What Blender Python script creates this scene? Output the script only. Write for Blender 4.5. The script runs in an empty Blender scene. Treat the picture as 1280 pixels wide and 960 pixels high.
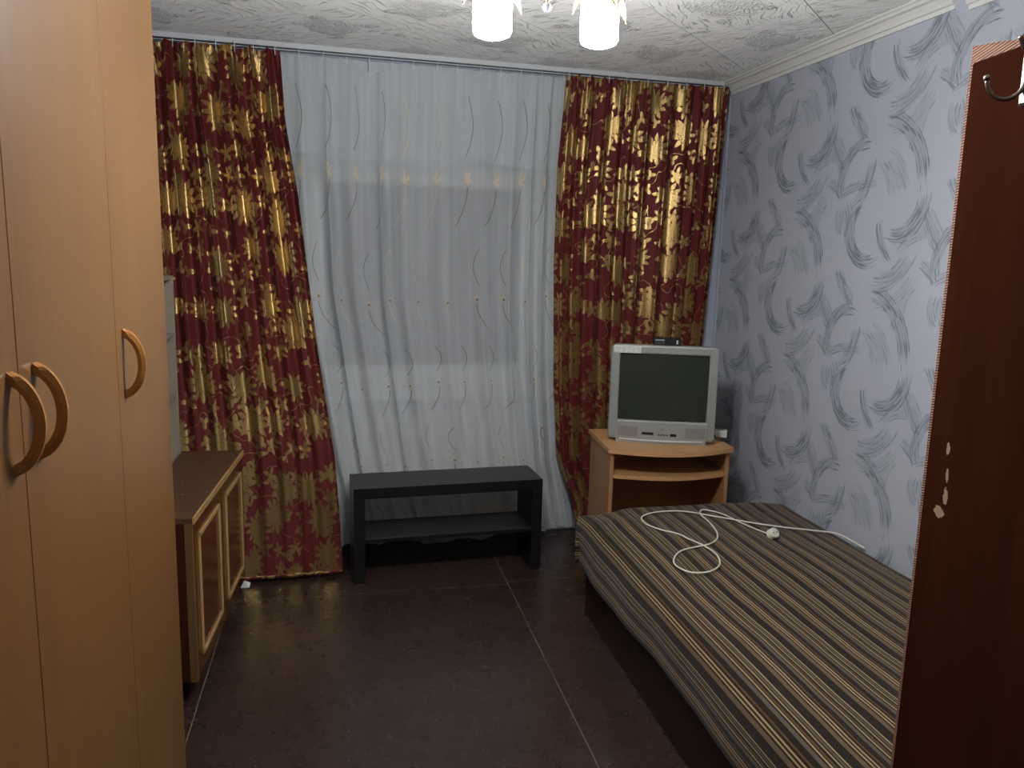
import bpy, bmesh, math, random
import numpy as np
from mathutils import Vector, Matrix
random.seed(7)
PI = math.pi
scene = bpy.context.scene
C = scene.collection

# ------------------------------------------------------------------ camera
cam_d = bpy.data.cameras.new('camera')
cam_d.sensor_width = 36.0
cam_d.lens = 36.0 * 1000.0 / 1280.0
cam_d.clip_start = 0.05
cam = bpy.data.objects.new('camera', cam_d)
C.objects.link(cam)
CR = Vector((0.97805460, -0.20683164, 0.02509705))
CU = Vector((0.00994481, 0.16666380, 0.98596363))
CF = Vector((0.20811125, 0.96407668, -0.16506320))
mw = Matrix.Identity(4)
for i in range(3):
    mw[i][0] = CR[i]; mw[i][1] = CU[i]; mw[i][2] = -CF[i]
mw.translation = (0, 0, 1.52)
cam.matrix_world = mw
scene.camera = cam

# ------------------------------------------------------------------ world, exposure
world = bpy.data.worlds.new('night')
scene.world = world
world.use_nodes = True
world.node_tree.nodes['Background'].inputs[0].default_value = (0.05, 0.06, 0.09, 1)
world.node_tree.nodes['Background'].inputs[1].default_value = 0.15
scene.view_settings.view_transform = 'Standard'
scene.view_settings.look = 'None'
scene.view_settings.gamma = 1.0
scene.view_settings.use_curve_mapping = False
scene.view_settings.exposure = 0.74
LAMP = 160.0            # brightness of the frosted chandelier shades
LAMP_COL = (1.0, 0.995, 0.98)

# ------------------------------------------------------------------ helpers: colour and node maths
def srgb(r, g, b):
    f = lambda c: (c / 255 / 12.92) if c / 255 <= 0.04045 else ((c / 255 + 0.055) / 1.055) ** 2.4
    return (f(r), f(g), f(b), 1.0)

NT = None
class X:
    """a scalar socket with operators"""
    def __init__(self, s): self.s = s
    def __add__(a, b): return m('ADD', a, b)
    def __radd__(a, b): return m('ADD', b, a)
    def __sub__(a, b): return m('SUBTRACT', a, b)
    def __rsub__(a, b): return m('SUBTRACT', b, a)
    def __mul__(a, b): return m('MULTIPLY', a, b)
    def __rmul__(a, b): return m('MULTIPLY', b, a)
    def __truediv__(a, b): return m('DIVIDE', a, b)
    def __neg__(a): return m('MULTIPLY', a, -1.0)

def put(sock, v):
    if isinstance(v, X): NT.links.new(v.s, sock)
    elif hasattr(v, 'links') or isinstance(v, bpy.types.NodeSocket): NT.links.new(v, sock)
    else: sock.default_value = v

def m(op, a, b=None, c=None, clamp=False):
    n = NT.nodes.new('ShaderNodeMath'); n.operation = op; n.use_clamp = clamp
    put(n.inputs[0], a)
    if b is not None: put(n.inputs[1], b)
    if c is not None: put(n.inputs[2], c)
    return X(n.outputs[0])
def absx(a): return m('ABSOLUTE', a)
def cosx(a): return m('COSINE', a)
def sinx(a): return m('SINE', a)
def mx(a, b): return m('MAXIMUM', a, b)
def mn(a, b): return m('MINIMUM', a, b)
def fr(a): return m('FRACT', a)
def fl(a): return m('FLOOR', a)
def gt(a, b): return m('GREATER_THAN', a, b)
def lt(a, b): return m('LESS_THAN', a, b)
def clamp01(a): return m('MULTIPLY', a, 1.0, clamp=True)
def step(a, k): return m('MULTIPLY', a, k, clamp=True)          # soft step of a at 0
def comb(x, y, z=0.0):
    n = NT.nodes.new('ShaderNodeCombineXYZ')
    put(n.inputs[0], x); put(n.inputs[1], y); put(n.inputs[2], z)
    return n.outputs[0]
def sep(v):
    n = NT.nodes.new('ShaderNodeSeparateXYZ'); NT.links.new(v, n.inputs[0])
    return X(n.outputs[0]), X(n.outputs[1]), X(n.outputs[2])
def coords(kind='Object'):
    n = NT.nodes.new('ShaderNodeTexCoord'); return n.outputs[kind]
def noise(vec, scale=5.0, detail=2.0, rough=0.5, dist=0.0):
    n = NT.nodes.new('ShaderNodeTexNoise')
    NT.links.new(vec, n.inputs['Vector'])
    n.inputs['Scale'].default_value = scale; n.inputs['Detail'].default_value = detail
    n.inputs['Roughness'].default_value = rough; n.inputs['Distortion'].default_value = dist
    return X(n.outputs[0])
def voro(vec, rnd=1.0, feature='F1'):
    n = NT.nodes.new('ShaderNodeTexVoronoi'); n.voronoi_dimensions = '2D'; n.feature = feature
    NT.links.new(vec, n.inputs['Vector'])
    n.inputs['Scale'].default_value = 1.0; n.inputs['Randomness'].default_value = rnd
    return n
def mixc(f, a, b):
    n = NT.nodes.new('ShaderNodeMix'); n.data_type = 'RGBA'
    put(n.inputs[0], f); put(n.inputs[6], a); put(n.inputs[7], b)
    return n.outputs[2]
def ramp(f, stops, interp='LINEAR'):
    n = NT.nodes.new('ShaderNodeValToRGB'); put(n.inputs[0], f)
    cr = n.color_ramp; cr.interpolation = interp
    while len(cr.elements) < len(stops): cr.elements.new(0.5)
    for e, (p, c) in zip(cr.elements, stops): e.position = p; e.color = c
    return n.outputs[0]
def bump(h, strength=0.3, dist=0.01):
    n = NT.nodes.new('ShaderNodeBump')
    n.inputs['Strength'].default_value = strength; n.inputs['Distance'].default_value = dist
    put(n.inputs['Height'], h)
    return n.outputs[0]
def new_mat(name):
    global NT
    mt = bpy.data.materials.new(name); mt.use_nodes = True
    NT = mt.node_tree
    return mt, NT.nodes['Principled BSDF']
def shade(b, color=None, rough=None, metal=None, spec=None, normal=None, **kw):
    if color is not None: put(b.inputs['Base Color'], color)
    if rough is not None: put(b.inputs['Roughness'], rough)
    if metal is not None: put(b.inputs['Metallic'], metal)
    if spec is not None: put(b.inputs['Specular IOR Level'], spec)
    if normal is not None: put(b.inputs['Normal'], normal)
    for k, v in kw.items(): put(b.inputs[k.replace('_', ' ')], v)

def plain(name, col, rough=0.5, metal=0.0, var=0.12, nscale=30, bmp=0.0, spec=0.5):
    mt, b = new_mat(name)
    co = coords()
    n = noise(co, nscale, 3)
    dark = tuple(c * (1 - var) for c in col[:3]) + (1,)
    shade(b, mixc(n, dark, col), rough, metal, spec)
    if bmp: shade(b, normal=bump(noise(co, nscale * 6, 2), bmp, 0.002))
    return mt

def wood(name, light, dark, rough=0.4, grain=(60, 60, 3), axis_swap=False, contrast=1.0, spec=0.5, coat=0.0):
    mt, b = new_mat(name)
    x, y, z = sep(coords())
    v = comb(x * grain[0], y * grain[1], z * grain[2])
    n1 = noise(v, 1.0, 5, 0.6, 0.4)
    v2 = comb(x * (grain[0] * .16), y * (grain[1] * .16), z * (grain[2] * .3))
    n2 = noise(v2, 1.0, 2, 0.5, 1.0)
    f = clamp01((n1 - 0.5) * (1.1 * contrast) + (n2 - 0.5) * (1.2 * contrast) + 0.5)
    shade(b, mixc(f, dark, light), rough, 0.0, spec, bump(n1, 0.06, 0.002))
    if coat: shade(b, Coat_Weight=coat, Coat_Roughness=0.12)
    return mt

# ------------------------------------------------------------------ materials
# one repeat of the wallpaper print: brush strokes as circle arcs on the wall
# (centre y, centre z, radius, middle angle, half span, half width, darkness, lines per metre)
STROKES = [
 (2.775, 1.780, 0.262, 2.419, 0.671, 0.026, 1.00, 105), (2.642, 1.745, 0.137, -2.222, 0.797, 0.020, 1.00, 130),
 (2.822, 1.709, 0.221, 2.486, 0.368, 0.030, 0.60, 70), (2.847, 1.819, 0.144, 0.666, 0.976, 0.020, 1.00, 130),
 (1.954, 2.575, 1.251, -0.536, 0.060, 0.019, 0.80, 110), (3.210, 2.063, 0.142, -2.280, 0.962, 0.020, 1.00, 130),
 (3.053, 2.022, 0.262, -0.490, 0.296, 0.017, 0.85, 100), (2.820, 1.488, 0.321, 1.421, 0.353, 0.015, 0.75, 120),
 (3.177, 1.588, 0.269, 2.201, 0.171, 0.017, 0.80, 110), (2.785, 1.628, 0.118, -0.423, 1.395, 0.024, 1.00, 115),
 (2.899, 1.681, 0.083, -0.156, 0.575, 0.022, 0.70, 90), (2.708, 1.612, 0.180, -2.124, 0.588, 0.030, 0.70, 90),
 (2.517, 2.353, 0.497, -0.673, 0.166, 0.024, 0.70, 60), (2.705, 1.560, 0.215, -2.136, 0.480, 0.020, 0.55, 120),
 (2.790, 1.383, 0.436, 2.511, 0.148, 0.024, 0.60, 80), (2.955, 1.62, 0.20, 0.35, 0.42, 0.026, 0.55, 80), (3.05, 1.78, 0.16, 1.2, 0.55, 0.022, 0.7, 110), (2.62, 1.90, 0.30, 2.9, 0.26, 0.028, 0.6, 75), (3.02, 1.90, 0.22, -2.7, 0.4, 0.022, 0.8, 100), (2.905, 1.700, 0.240, 2.55, 0.30, 0.016, 0.45, 110)]

def mat_wallpaper():
    mt, b = new_mat('brushstroke_wallpaper')
    x, y, z = sep(coords())
    jit = noise(coords(), 26, 2) - 0.5
    LY, LZ = 0.583, 0.64
    ink = None
    for k, (cy, cz, R, tm, hs, hw, dk, fq) in enumerate(STROKES):
        ay, az = cy + R * math.cos(tm), cz + R * math.sin(tm)
        n = m('ROUND', (y - ay) / LY)
        dy = y - ay - n * LY + (ay - cy)
        dz0 = z - az - n * (LZ / 2)
        dz = dz0 - m('ROUND', dz0 / LZ) * LZ + (az - cz)
        ct, st_ = math.cos(tm), math.sin(tm)
        ex = dy * ct + dz * st_; ey = dz * ct - dy * st_
        r = m('SQRT', ex * ex + ey * ey); th = m('ARCTAN2', ey, ex)
        br = noise(comb(r * (fq * 1.55) + k * 3.1, th * (R * 11.0), k * 1.7), 1.0, 1, 0.5) - 0.5
        d = r - R
        body = step(hw * 1.3 - absx(d) + jit * 0.014, 300.0)
        t = absx(th) / hs
        ends = step(1.0 - t + br * 1.3, 6.0)
        w = body * ends
        one = w * (step(br - 0.055 - t * 0.05 + 0.05 * dk, 12.0) * 0.64 + 0.36) * dk
        ink = one if ink is None else mx(ink, one)
    soft = noise(coords(), 3.0, 3)
    base = mixc(soft, srgb(172, 178, 190), srgb(186, 191, 202))
    stroke = ramp(ink, [(0, (1, 1, 1, 1)), (0.36, (.80, .825, .84, 1)), (0.5, (.70, .72, .74, 1)), (1.0, (.40, .42, .43, 1))])
    mul = NT.nodes.new('ShaderNodeMix'); mul.data_type = 'RGBA'; mul.blend_type = 'MULTIPLY'; mul.inputs[0].default_value = 1.0
    NT.links.new(base, mul.inputs[6]); NT.links.new(stroke, mul.inputs[7]); col = mul.outputs[2]
    fine = noise(coords(), 260, 2)
    shade(b, col, 0.55, 0.0, 0.35, bump(fine, 0.12, 0.001))
    return mt

def mat_curtain():
    mt, b = new_mat('red_gold_brocade')
    u, v, _ = sep(coords('UV'))
    def flower(scale, ox, R, petals, a, keep, rnd=0.7, veins=True):
        vec = comb(u * scale + ox, v * scale + ox * 1.7)
        vn = voro(vec, rnd)
        px, py, _ = sep(vn.outputs['Position']); x0, y0, _ = sep(vec)
        cr, cg, cb = sep(vn.outputs['Color'])
        dx = x0 - px; dy = y0 - py
        r = m('SQRT', dx * dx + dy * dy)
        th = m('ARCTAN2', dy, dx) + cr * 6.283
        lob = absx(cosx(th * (petals / 2))) * 0.55 + (1.0 - absx(sinx(th * (petals / 2)))) * 0.45
        lob2 = absx(cosx(th * (petals / 2) + PI / 2))
        Rt = (a + (1 - a) * lob) * R * (0.75 + cb * 0.35)
        inner = (a + (1 - a) * lob2) * R * 0.55
        k = step(Rt - r, 25.0) * gt(keep, cg)
        if veins:
            ring = step(0.022 - absx(r - inner), 60.0)
            slit = step(0.16 - lob, 12.0) * gt(r, R * 0.5)
            k = k * (1.0 - mx(ring, slit) * 0.9)
        return k
    big = flower(4.9, 0.0, 0.46, 11, 0.58, 0.92)
    leaf = flower(9.0, 3.7, 0.46, 5, 0.30, 0.56)
    leaf2 = flower(11.5, 8.1, 0.44, 3, 0.25, 0.55)
    nz = noise(comb(u, v), 7.5, 1, 0.4)
    vine = step(0.006 - absx(nz - 0.5), 400.0) * gt(noise(comb(u, v), 4.0, 1), 0.46)
    gold = clamp01(mx(mx(big, leaf), mx(leaf2, vine)))
    weave = noise(comb(u * 900.0, v * 300.0), 1.0, 1)
    crink = noise(comb(u, v), 110, 3, 0.7)
    red = mixc(noise(comb(u, v), 6, 2), srgb(82, 26, 26), srgb(104, 35, 34))
    goldc = mixc(crink, srgb(134, 106, 62), srgb(204, 176, 118))
    shade(b, mixc(gold, red, goldc), 0.62 - gold * 0.34, gold * 0.80, 0.25 + gold * 0.3,
          bump(crink * gold * 0.9 + weave * 0.2, 0.4, 0.003))
    shade(b, Sheen_Weight=0.03, Sheen_Roughness=0.4)
    return mt

def mat_sheer(name, fac, embroider=True):
    mt, b = new_mat(name)
    out = NT.nodes['Material Output']
    uv = coords('UV')
    u, v, _ = sep(uv)
    df = NT.nodes.new('ShaderNodeBsdfDiffuse'); tl = NT.nodes.new('ShaderNodeBsdfTranslucent'); tp = NT.nodes.new('ShaderNodeBsdfTransparent')
    thread = noise(comb(u * 700.0, v * 60.0), 1.0, 1)
    wc = mixc(thread, srgb(218, 225, 230), srgb(238, 242, 244))
    NT.links.new(wc, df.inputs[0]); NT.links.new(wc, tl.inputs[0])
    mix1 = NT.nodes.new('ShaderNodeMixShader'); mix1.inputs[0].default_value = 0.25
    NT.links.new(df.outputs[0], mix1.inputs[1]); NT.links.new(tl.outputs[0], mix1.inputs[2])
    mix2 = NT.nodes.new('ShaderNodeMixShader')
    den = noise(comb(u * 30.0, v * 1.2), 1.0, 2)
    put(mix2.inputs[0], fac + (den - 0.5) * 0.25)
    NT.links.new(tp.outputs[0], mix2.inputs[1]); NT.links.new(mix1.outputs[0], mix2.inputs[2])
    last = mix2
    if embroider:
        P = 0.155
        z_ = v - 0.635
        rc = m('MINIMUM', (z_ - 0.46) / 0.39, 1.0) + clamp01((z_ - 0.85) / 0.42) + clamp01((z_ - 1.27) / 0.57) + mx((z_ - 1.84) / 0.9, 0.0) + 4.5
        row = fl(rc); par = m('MODULO', row, 2.0) * 2.0 - 1.0
        wob = (noise(comb(u * 2.0, row), 3.0, 1) - 0.5) * 0.05
        cu = u / P + row * 0.37
        col = fl(cu); hsh = fr(sinx(col * 12.9 + row * 78.2) * 437.5)
        x = (fr(cu) - 0.5) * P + (hsh - 0.5) * 0.03
        y = (fr(rc) - 0.5) * 0.46 + wob + (hsh - 0.5) * 0.03
        th = m('ARCTAN2', y, x); r = m('SQRT', x * x + y * y)
        tul = gt(row, 6.5) * lt(row, 7.5)
        lob = absx(cosx(th * 3.5 + col))
        bloom = step(0.005 + (0.014 + 0.014 * tul) * lob * (0.55 + 0.45 * sinx(th + 0.5 * par)) - r, 900.0)
        spoke = step(0.20 - absx(sinx(th * 3.5 + hsh * 6.0)), 8.0) * lt(r, 0.034 - 0.006 * tul) * gt(r, 0.004)
        t1 = clamp01((0.0 - y - 0.02) / 0.15)
        down = step(0.0024 - absx(x * par + 0.066 * t1 * t1 - 0.004), 1600.0) * gt(t1, 0.01) * lt(t1, 0.99)
        t2 = clamp01((y - 0.055) / 0.15)
        up = step(0.0022 - absx(x * par - 0.034 * sinx(t2 * 3.1) + 0.012), 1600.0) * gt(t2, 0.01) * lt(t2, 0.99)
        line = mx(down, up)
        em = clamp01(mx(mx(bloom, spoke), line))
        pr = b
        core = step(0.008 - r, 300.0) * (1.0 - tul)
        ec = mixc(core, srgb(214, 202, 174), srgb(124, 100, 70))
        ec = mixc(spoke * (1.0 - bloom) * 0.7, ec, srgb(150, 128, 96))
        ec = mixc(line * (1.0 - bloom), ec, mixc(gt(hsh, 0.62), srgb(112, 102, 86), srgb(222, 208, 170)))
        shade(pr, ec, 0.55, 0.0, 0.2)
        mix3 = NT.nodes.new('ShaderNodeMixShader')
        put(mix3.inputs[0], em * 0.85)
        NT.links.new(mix2.outputs[0], mix3.inputs[1]); NT.links.new(pr.outputs[0], mix3.inputs[2])
        last = mix3
    NT.links.new(last.outputs[0], out.inputs[0])
    return mt

def mat_bedspread():
    mt, b = new_mat('striped_bedspread')
    u, v, _ = sep(coords('UV'))
    wob = (noise(comb(u * 2.0, v * 2.0), 1.0, 1) - 0.5) * 0.004
    dk, dk2 = srgb(32, 22, 17), srgb(41, 30, 22)
    tp, gy, cm, tn = srgb(98, 81, 61), srgb(85, 77, 67), srgb(158, 137, 101), srgb(88, 64, 40)
    stops = [(0, dk), (.13, tp), (.22, dk), (.26, cm), (.292, dk2), (.33, cm), (.362, dk), (.41, tn), (.445, dk), (.55, gy), (.62, dk),
             (.655, cm), (.68, dk2), (.705, tn), (.74, dk), (.79, cm), (.815, dk), (.84, gy), (.885, dk2), (.91, cm), (.935, dk)]
    c1 = ramp(fr((u + wob) / 0.138), stops, 'CONSTANT')
    col = c1
    w = noise(comb(u * 420.0, v * 420.0), 1.0, 1)
    n2 = NT.nodes.new('ShaderNodeMix'); n2.data_type = 'RGBA'; n2.blend_type = 'MULTIPLY'
    n2.inputs[0].default_value = 0.18; NT.links.new(col, n2.inputs[6]); NT.links.new(mixc(w, (.45, .45, .45, 1), (1, 1, 1, 1)), n2.inputs[7])
    shade(b, n2.outputs[2], 0.85, 0.0, 0.2, bump(w, 0.5, 0.003))
    shade(b, Sheen_Weight=0.1)
    return mt

def mat_tile():
    mt, b = new_mat('embossed_foam_tile')
    x, y, z = sep(coords())
    r = m('SQRT', x * x + y * y)
    big = noise(comb(x, y), 7, 2)
    patch = step(0.115 + (big - 0.5) * 0.10 - r, 40.0)
    corner = step(r - 0.25 + (big - 0.5) * 0.15, 30.0)
    spots = step(noise(comb(x * 9.0, y * 9.0, 3.3), 1.0, 2) - 0.60, 14.0)
    worm = voro(comb(x * 52.0 + big * 9.0, y * 52.0), 1.0, 'DISTANCE_TO_EDGE')
    wl = 1.0 - step(X(worm.outputs[0]) - 0.10, 6.0)
    bent = noise(comb(x, y), 5, 1)
    st = noise(comb(x * 9.0 + bent * 1.5, y * 120.0 + bent * 16.0), 1.0, 2, 0.5)
    streak = step(st - 0.60, 10.0)
    squig = clamp01(mx(patch, mx(spots, corner * 0.0))) * wl
    h = mx(squig * 0.75, streak * (1.0 - patch) * 1.3)
    col = mixc(noise(coords(), 30, 2), srgb(200, 200, 199), srgb(212, 212, 211))
    gr = noise(comb(x, y), 60, 3, 0.7)
    shade(b, col, 0.6, 0.0, 0.3, bump(h + gr * 0.4, 0.9, 0.008))
    if 'Diffuse Roughness' in b.inputs: b.inputs['Diffuse Roughness'].default_value = 1.0
    return mt

def mat_floor():
    mt, b = new_mat('brown_painted_board')
    co = coords('Object')
    x, y, z = sep(co)
    n = noise(co, 2.2, 4, 0.6)
    n2 = noise(co, 14, 4, 0.7)
    scr = noise(comb(x * 8.0, y * 60.0), 1.0, 2)
    dust = step(noise(co, 55, 2, 0.5) - 0.70, 12.0)
    col = mixc(n, srgb(48, 36, 32), srgb(58, 43, 38))
    col = mixc(step(n2 - 0.58, 4.0) * 0.1, col, srgb(90, 70, 62))
    col = mixc(dust * 0.7, col, srgb(134, 118, 104))
    shade(b, col, 0.22 + n2 * 0.12, 0.0, 0.5, bump(n + scr * 0.03, 0.10, 0.01))
    return mt

def mat_cabinet_top():
    mt, b = new_mat('scratched_veneer')
    co = coords(); x, y, z = sep(co)
    g = noise(comb(x * 50.0, y * 4.0, z), 1.0, 4, 0.6, 0.4)
    col = mixc(g, srgb(66, 44, 33), srgb(92, 63, 45))
    s1 = step(noise(comb(x * 9.0 + y * 8.0, y * 70.0 - x * 40.0), 1.0, 2) - 0.68, 14.0)
    s2 = step(noise(co, 38, 2) - 0.70, 14.0)
    col = mixc(mx(s1 * 0.45, s2 * 0.8), col, srgb(178, 154, 128))
    shade(b, col, 0.42 + g * 0.2, 0.0, 0.4)
    return mt

def mat_door():
    mt, b = new_mat('dark_lacquered_door')
    co = coords(); x, y, z = sep(co)
    g = noise(comb(x * 60.0, y * 26.0, z * 1.6), 1.0, 4, 0.6, 0.5)
    col = mixc(g, srgb(34, 15, 9), srgb(54, 27, 17))
    # flakes of bare plaster near the edge
    def flake(cy, cz, ry, rz):
        dy = (y - cy) / ry; dz = (z - cz) / rz
        return step(1.0 - (dy * dy + dz * dz) + (noise(co, 130, 2) - 0.5) * 2.4, 4.0)
    f = mx(mx(flake(-0.055, 1.215, 0.005, 0.012), flake(-0.06, 1.17, 0.004, 0.013)), mx(flake(-0.062, 1.135, 0.006, 0.015), flake(-0.05, 1.105, 0.014, 0.010)))
    col = mixc(f, col, srgb(140, 116, 102))
    shade(b, col, 0.5, 0.0, 0.0)
    shade(b, Coat_Weight=0.0, Coat_Roughness=0.2)
    return mt

def mat_woven():
    mt, b = new_mat('ribbed_woven_tape')
    x, y, z = sep(coords())
    rib = 0.5 + 0.5 * sinx((z + y * 0.2) * 1400.0)
    n = noise(coords(), 20, 2)
    col = mixc(rib, srgb(94, 62, 50), srgb(136, 100, 82))
    shade(b, mixc(n * 0.4, col, srgb(124, 80, 62)), 0.7, 0.0, 0.3, bump(rib, 0.6, 0.003))
    return mt

M = {}
M['paper'] = mat_wallpaper()
M['curtain'] = mat_curtain()
M['sheer'] = mat_sheer('embroidered_voile', 0.64)
M['sheer_fold'] = mat_sheer('plain_voile', 0.86, False)
M['bedspread'] = mat_bedspread()
M['tile'] = mat_tile()
M['floor'] = mat_floor()
M['cab_top'] = mat_cabinet_top()
M['door'] = mat_door()
M['woven'] = mat_woven()
M['plainwall'] = plain('grey_blue_paint', srgb(168, 174, 188), 0.7, var=0.08, bmp=0.1)
M['hallwall'] = plain('hall_plaster', srgb(170, 160, 150), 0.8)
M['seam'] = plain('pale_joint_dust', srgb(120, 100, 88), 0.9)
M['cornice'] = plain('white_foam_cornice', srgb(222, 223, 221), 0.6, var=0.05)
M['white'] = plain('white_plastic', srgb(214, 216, 214), 0.35, var=0.04)
M['rail'] = plain('white_rail_plastic', srgb(206, 210, 214), 0.4, var=0.05)
M['groove'] = plain('grey_rail_groove', srgb(118, 124, 134), 0.5, var=0.1)
M['pvc'] = plain('window_frame_white', srgb(208, 212, 214), 0.75, var=0.04, spec=0.1)
M['radiator'] = plain('radiator_enamel', srgb(214, 214, 208), 0.35, var=0.06)
M['beech'] = wood('wardrobe_beech', srgb(122, 87, 49), srgb(102, 70, 38), 0.36, (70, 70, 2.2), contrast=0.8)
M['handle'] = wood('handle_beech', srgb(172, 120, 64), srgb(146, 98, 50), 0.22, (40, 40, 6), contrast=0.6)
M['stand'] = wood('tv_stand_beech', srgb(196, 152, 104), srgb(174, 130, 86), 0.42, (6, 60, 60), contrast=0.7)
M['stand_side'] = wood('tv_stand_beech_side', srgb(174, 130, 90), srgb(152, 110, 74), 0.45, (60, 60, 4), contrast=0.8)
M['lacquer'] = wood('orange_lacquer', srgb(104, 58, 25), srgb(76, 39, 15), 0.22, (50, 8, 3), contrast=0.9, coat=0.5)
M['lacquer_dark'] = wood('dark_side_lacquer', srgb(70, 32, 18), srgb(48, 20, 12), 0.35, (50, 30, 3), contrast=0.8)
M['moulding'] = wood('pale_moulding', srgb(186, 152, 104), srgb(160, 126, 80), 0.4, (40, 40, 8), contrast=0.5)
M['dull_trim'] = wood('dull_trim', srgb(118, 88, 54), srgb(96, 68, 40), 0.4, (40, 40, 8), contrast=0.5)
M['shelf'] = plain('grey_white_board', srgb(146, 136, 120), 0.5, var=0.08)
M['black'] = wood('black_brown_board', srgb(27, 26, 28), srgb(20, 19, 22), 0.34, (4, 70, 40), contrast=0.8)
M['bed_base'] = wood('dark_bed_board', srgb(42, 24, 18), srgb(32, 18, 14), 0.4, (30, 4, 50), contrast=0.8)
M['mattress'] = plain('mattress_ticking', srgb(150, 140, 128), 0.9)
M['silver'] = plain('silver_plastic', srgb(150, 152, 150), 0.36, 0.15, var=0.05, nscale=60)
M['silver2'] = plain('dull_silver_plastic', srgb(152, 148, 142), 0.42, 0.1, var=0.08, nscale=60)
M['grille'] = plain('speaker_mesh', srgb(136, 134, 130), 0.6, 0.1, var=0.2, nscale=400)
M['darkplastic'] = plain('dark_plastic', srgb(26, 26, 28), 0.4, var=0.2)
M['rear'] = plain('rear_shell_plastic', srgb(96, 92, 88), 0.5, var=0.1)
M['screen'] = plain('tube_glass', srgb(46, 52, 46), 0.12, var=0.06, nscale=4, spec=0.7)
M['sticker'] = None
M['redprint'] = plain('red_print', srgb(150, 50, 48), 0.5)
M['led'] = plain('pale_display', srgb(150, 165, 180), 0.3)
M['cable'] = plain('white_cable_pvc', srgb(226, 222, 206), 0.4, var=0.05)
M['blackcable'] = plain('black_cable_pvc', srgb(18, 18, 20), 0.4)
M['chrome'] = plain('worn_chrome', srgb(150, 142, 130), 0.28, 1.0, var=0.12, nscale=50)
M['brass'] = plain('pale_brass', srgb(176, 160, 130), 0.3, 1.0)
M['ball'] = plain('grey_finial', srgb(62, 62, 68), 0.45, 0.0)
M['scrap'] = plain('paper', srgb(226, 226, 222), 0.9)
M['tape'] = plain('curtain_tape', srgb(150, 140, 132), 0.8)
M['black_leg'] = plain('black_foot', srgb(14, 12, 12), 0.6)

def mat_sticker():
    mt, b = new_mat('lace_sticker')
    co = coords(); x, y, z = sep(co)
    vn = voro(comb(x * 75.0, z * 75.0), 0.8)
    r = X(vn.outputs['Distance'])
    shade(b, mixc(step(0.07 - absx(r - 0.32), 20.0), srgb(206, 212, 200), srgb(120, 134, 122)), 0.45)
    return mt
M['sticker'] = mat_sticker()

def mat_emit():
    mt, b = new_mat('lit_frosted_glass')
    shade(b, srgb(245, 245, 245), 0.4)
    n = noise(coords(), 40, 1)
    b.inputs['Emission Color'].default_value = LAMP_COL + (1,)
    put(b.inputs['Emission Strength'], (0.9 + n * 0.2) * LAMP)
    return mt
M['lit'] = mat_emit()
def mat_bulb():
    mt, b = new_mat('lit_bulb')
    shade(b, srgb(250, 250, 245), 0.4)
    b.inputs['Emission Color'].default_value = LAMP_COL + (1,)
    n = noise(coords(), 30, 1)
    put(b.inputs['Emission Strength'], (0.95 + n * 0.1) * (LAMP * 8.0))
    return mt
M['bulb'] = mat_bulb()
def mat_petal():
    mt, b = new_mat('cream_glass_petal')
    n = noise(coords(), 60, 2)
    shade(b, mixc(n, srgb(120, 104, 66), srgb(140, 124, 84)), 0.3)
    shade(b, Transmission_Weight=0.35)
    return mt
M['petal'] = mat_petal()
def mat_glass():
    mt, b = new_mat('window_pane_glass')
    n = noise(coords(), 2, 1)
    shade(b, mixc(n, (0.9, 0.95, 0.95, 1), (0.95, 1, 1, 1)), 0.35)
    shade(b, Transmission_Weight=1.0, IOR=1.15)
    return mt
M['glass'] = mat_glass()

# ------------------------------------------------------------------ helpers: meshes
def box(bm, c, s, rot=None, bev=0.0, seg=1):
    r = bmesh.ops.create_cube(bm, size=1.0)
    vs = r['verts']
    mat = Matrix.Translation(c) @ (rot if rot is not None else Matrix.Identity(4)) @ Matrix.Diagonal((s[0], s[1], s[2], 1))
    bmesh.ops.transform(bm, matrix=mat, verts=vs)
    if bev:
        es = list({e for v in vs for e in v.link_edges})
        bmesh.ops.bevel(bm, geom=es, offset=bev, segments=seg, affect='EDGES', profile=0.5)
    return bm
def bx(x0, x1, y0, y1, z0, z1, bev=0.0, seg=1, bm=None):
    bm = bm or bmesh.new()
    return box(bm, ((x0 + x1) / 2, (y0 + y1) / 2, (z0 + z1) / 2), (x1 - x0, y1 - y0, z1 - z0), None, bev, seg)
def tube(pts, r, n=8, bm=None, closed_caps=True):
    bm = bm or bmesh.new()
    pts = [Vector(p) for p in pts]
    rr = r if isinstance(r, (list, tuple)) else [r] * len(pts)
    rings = []; up = Vector((0, 0, 1)); prev = None
    for i, p in enumerate(pts):
        t = (pts[min(i + 1, len(pts) - 1)] - pts[max(i - 1, 0)]).normalized()
        a = prev if prev is not None else (up if abs(t.dot(up)) < .9 else Vector((1, 0, 0)))
        a = (a - t * a.dot(t))
        if a.length < 1e-5: a = t.orthogonal()
        a.normalize(); bb = t.cross(a); prev = a
        rings.append([bm.verts.new(p + (a * math.cos(2 * PI * k / n) + bb * math.sin(2 * PI * k / n)) * rr[i]) for k in range(n)])
    for i in range(len(rings) - 1):
        for k in range(n):
            bm.faces.new((rings[i][k], rings[i][(k + 1) % n], rings[i + 1][(k + 1) % n], rings[i + 1][k]))
    if closed_caps:
        bm.faces.new(rings[0][::-1]); bm.faces.new(rings[-1])
    return bm
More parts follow.
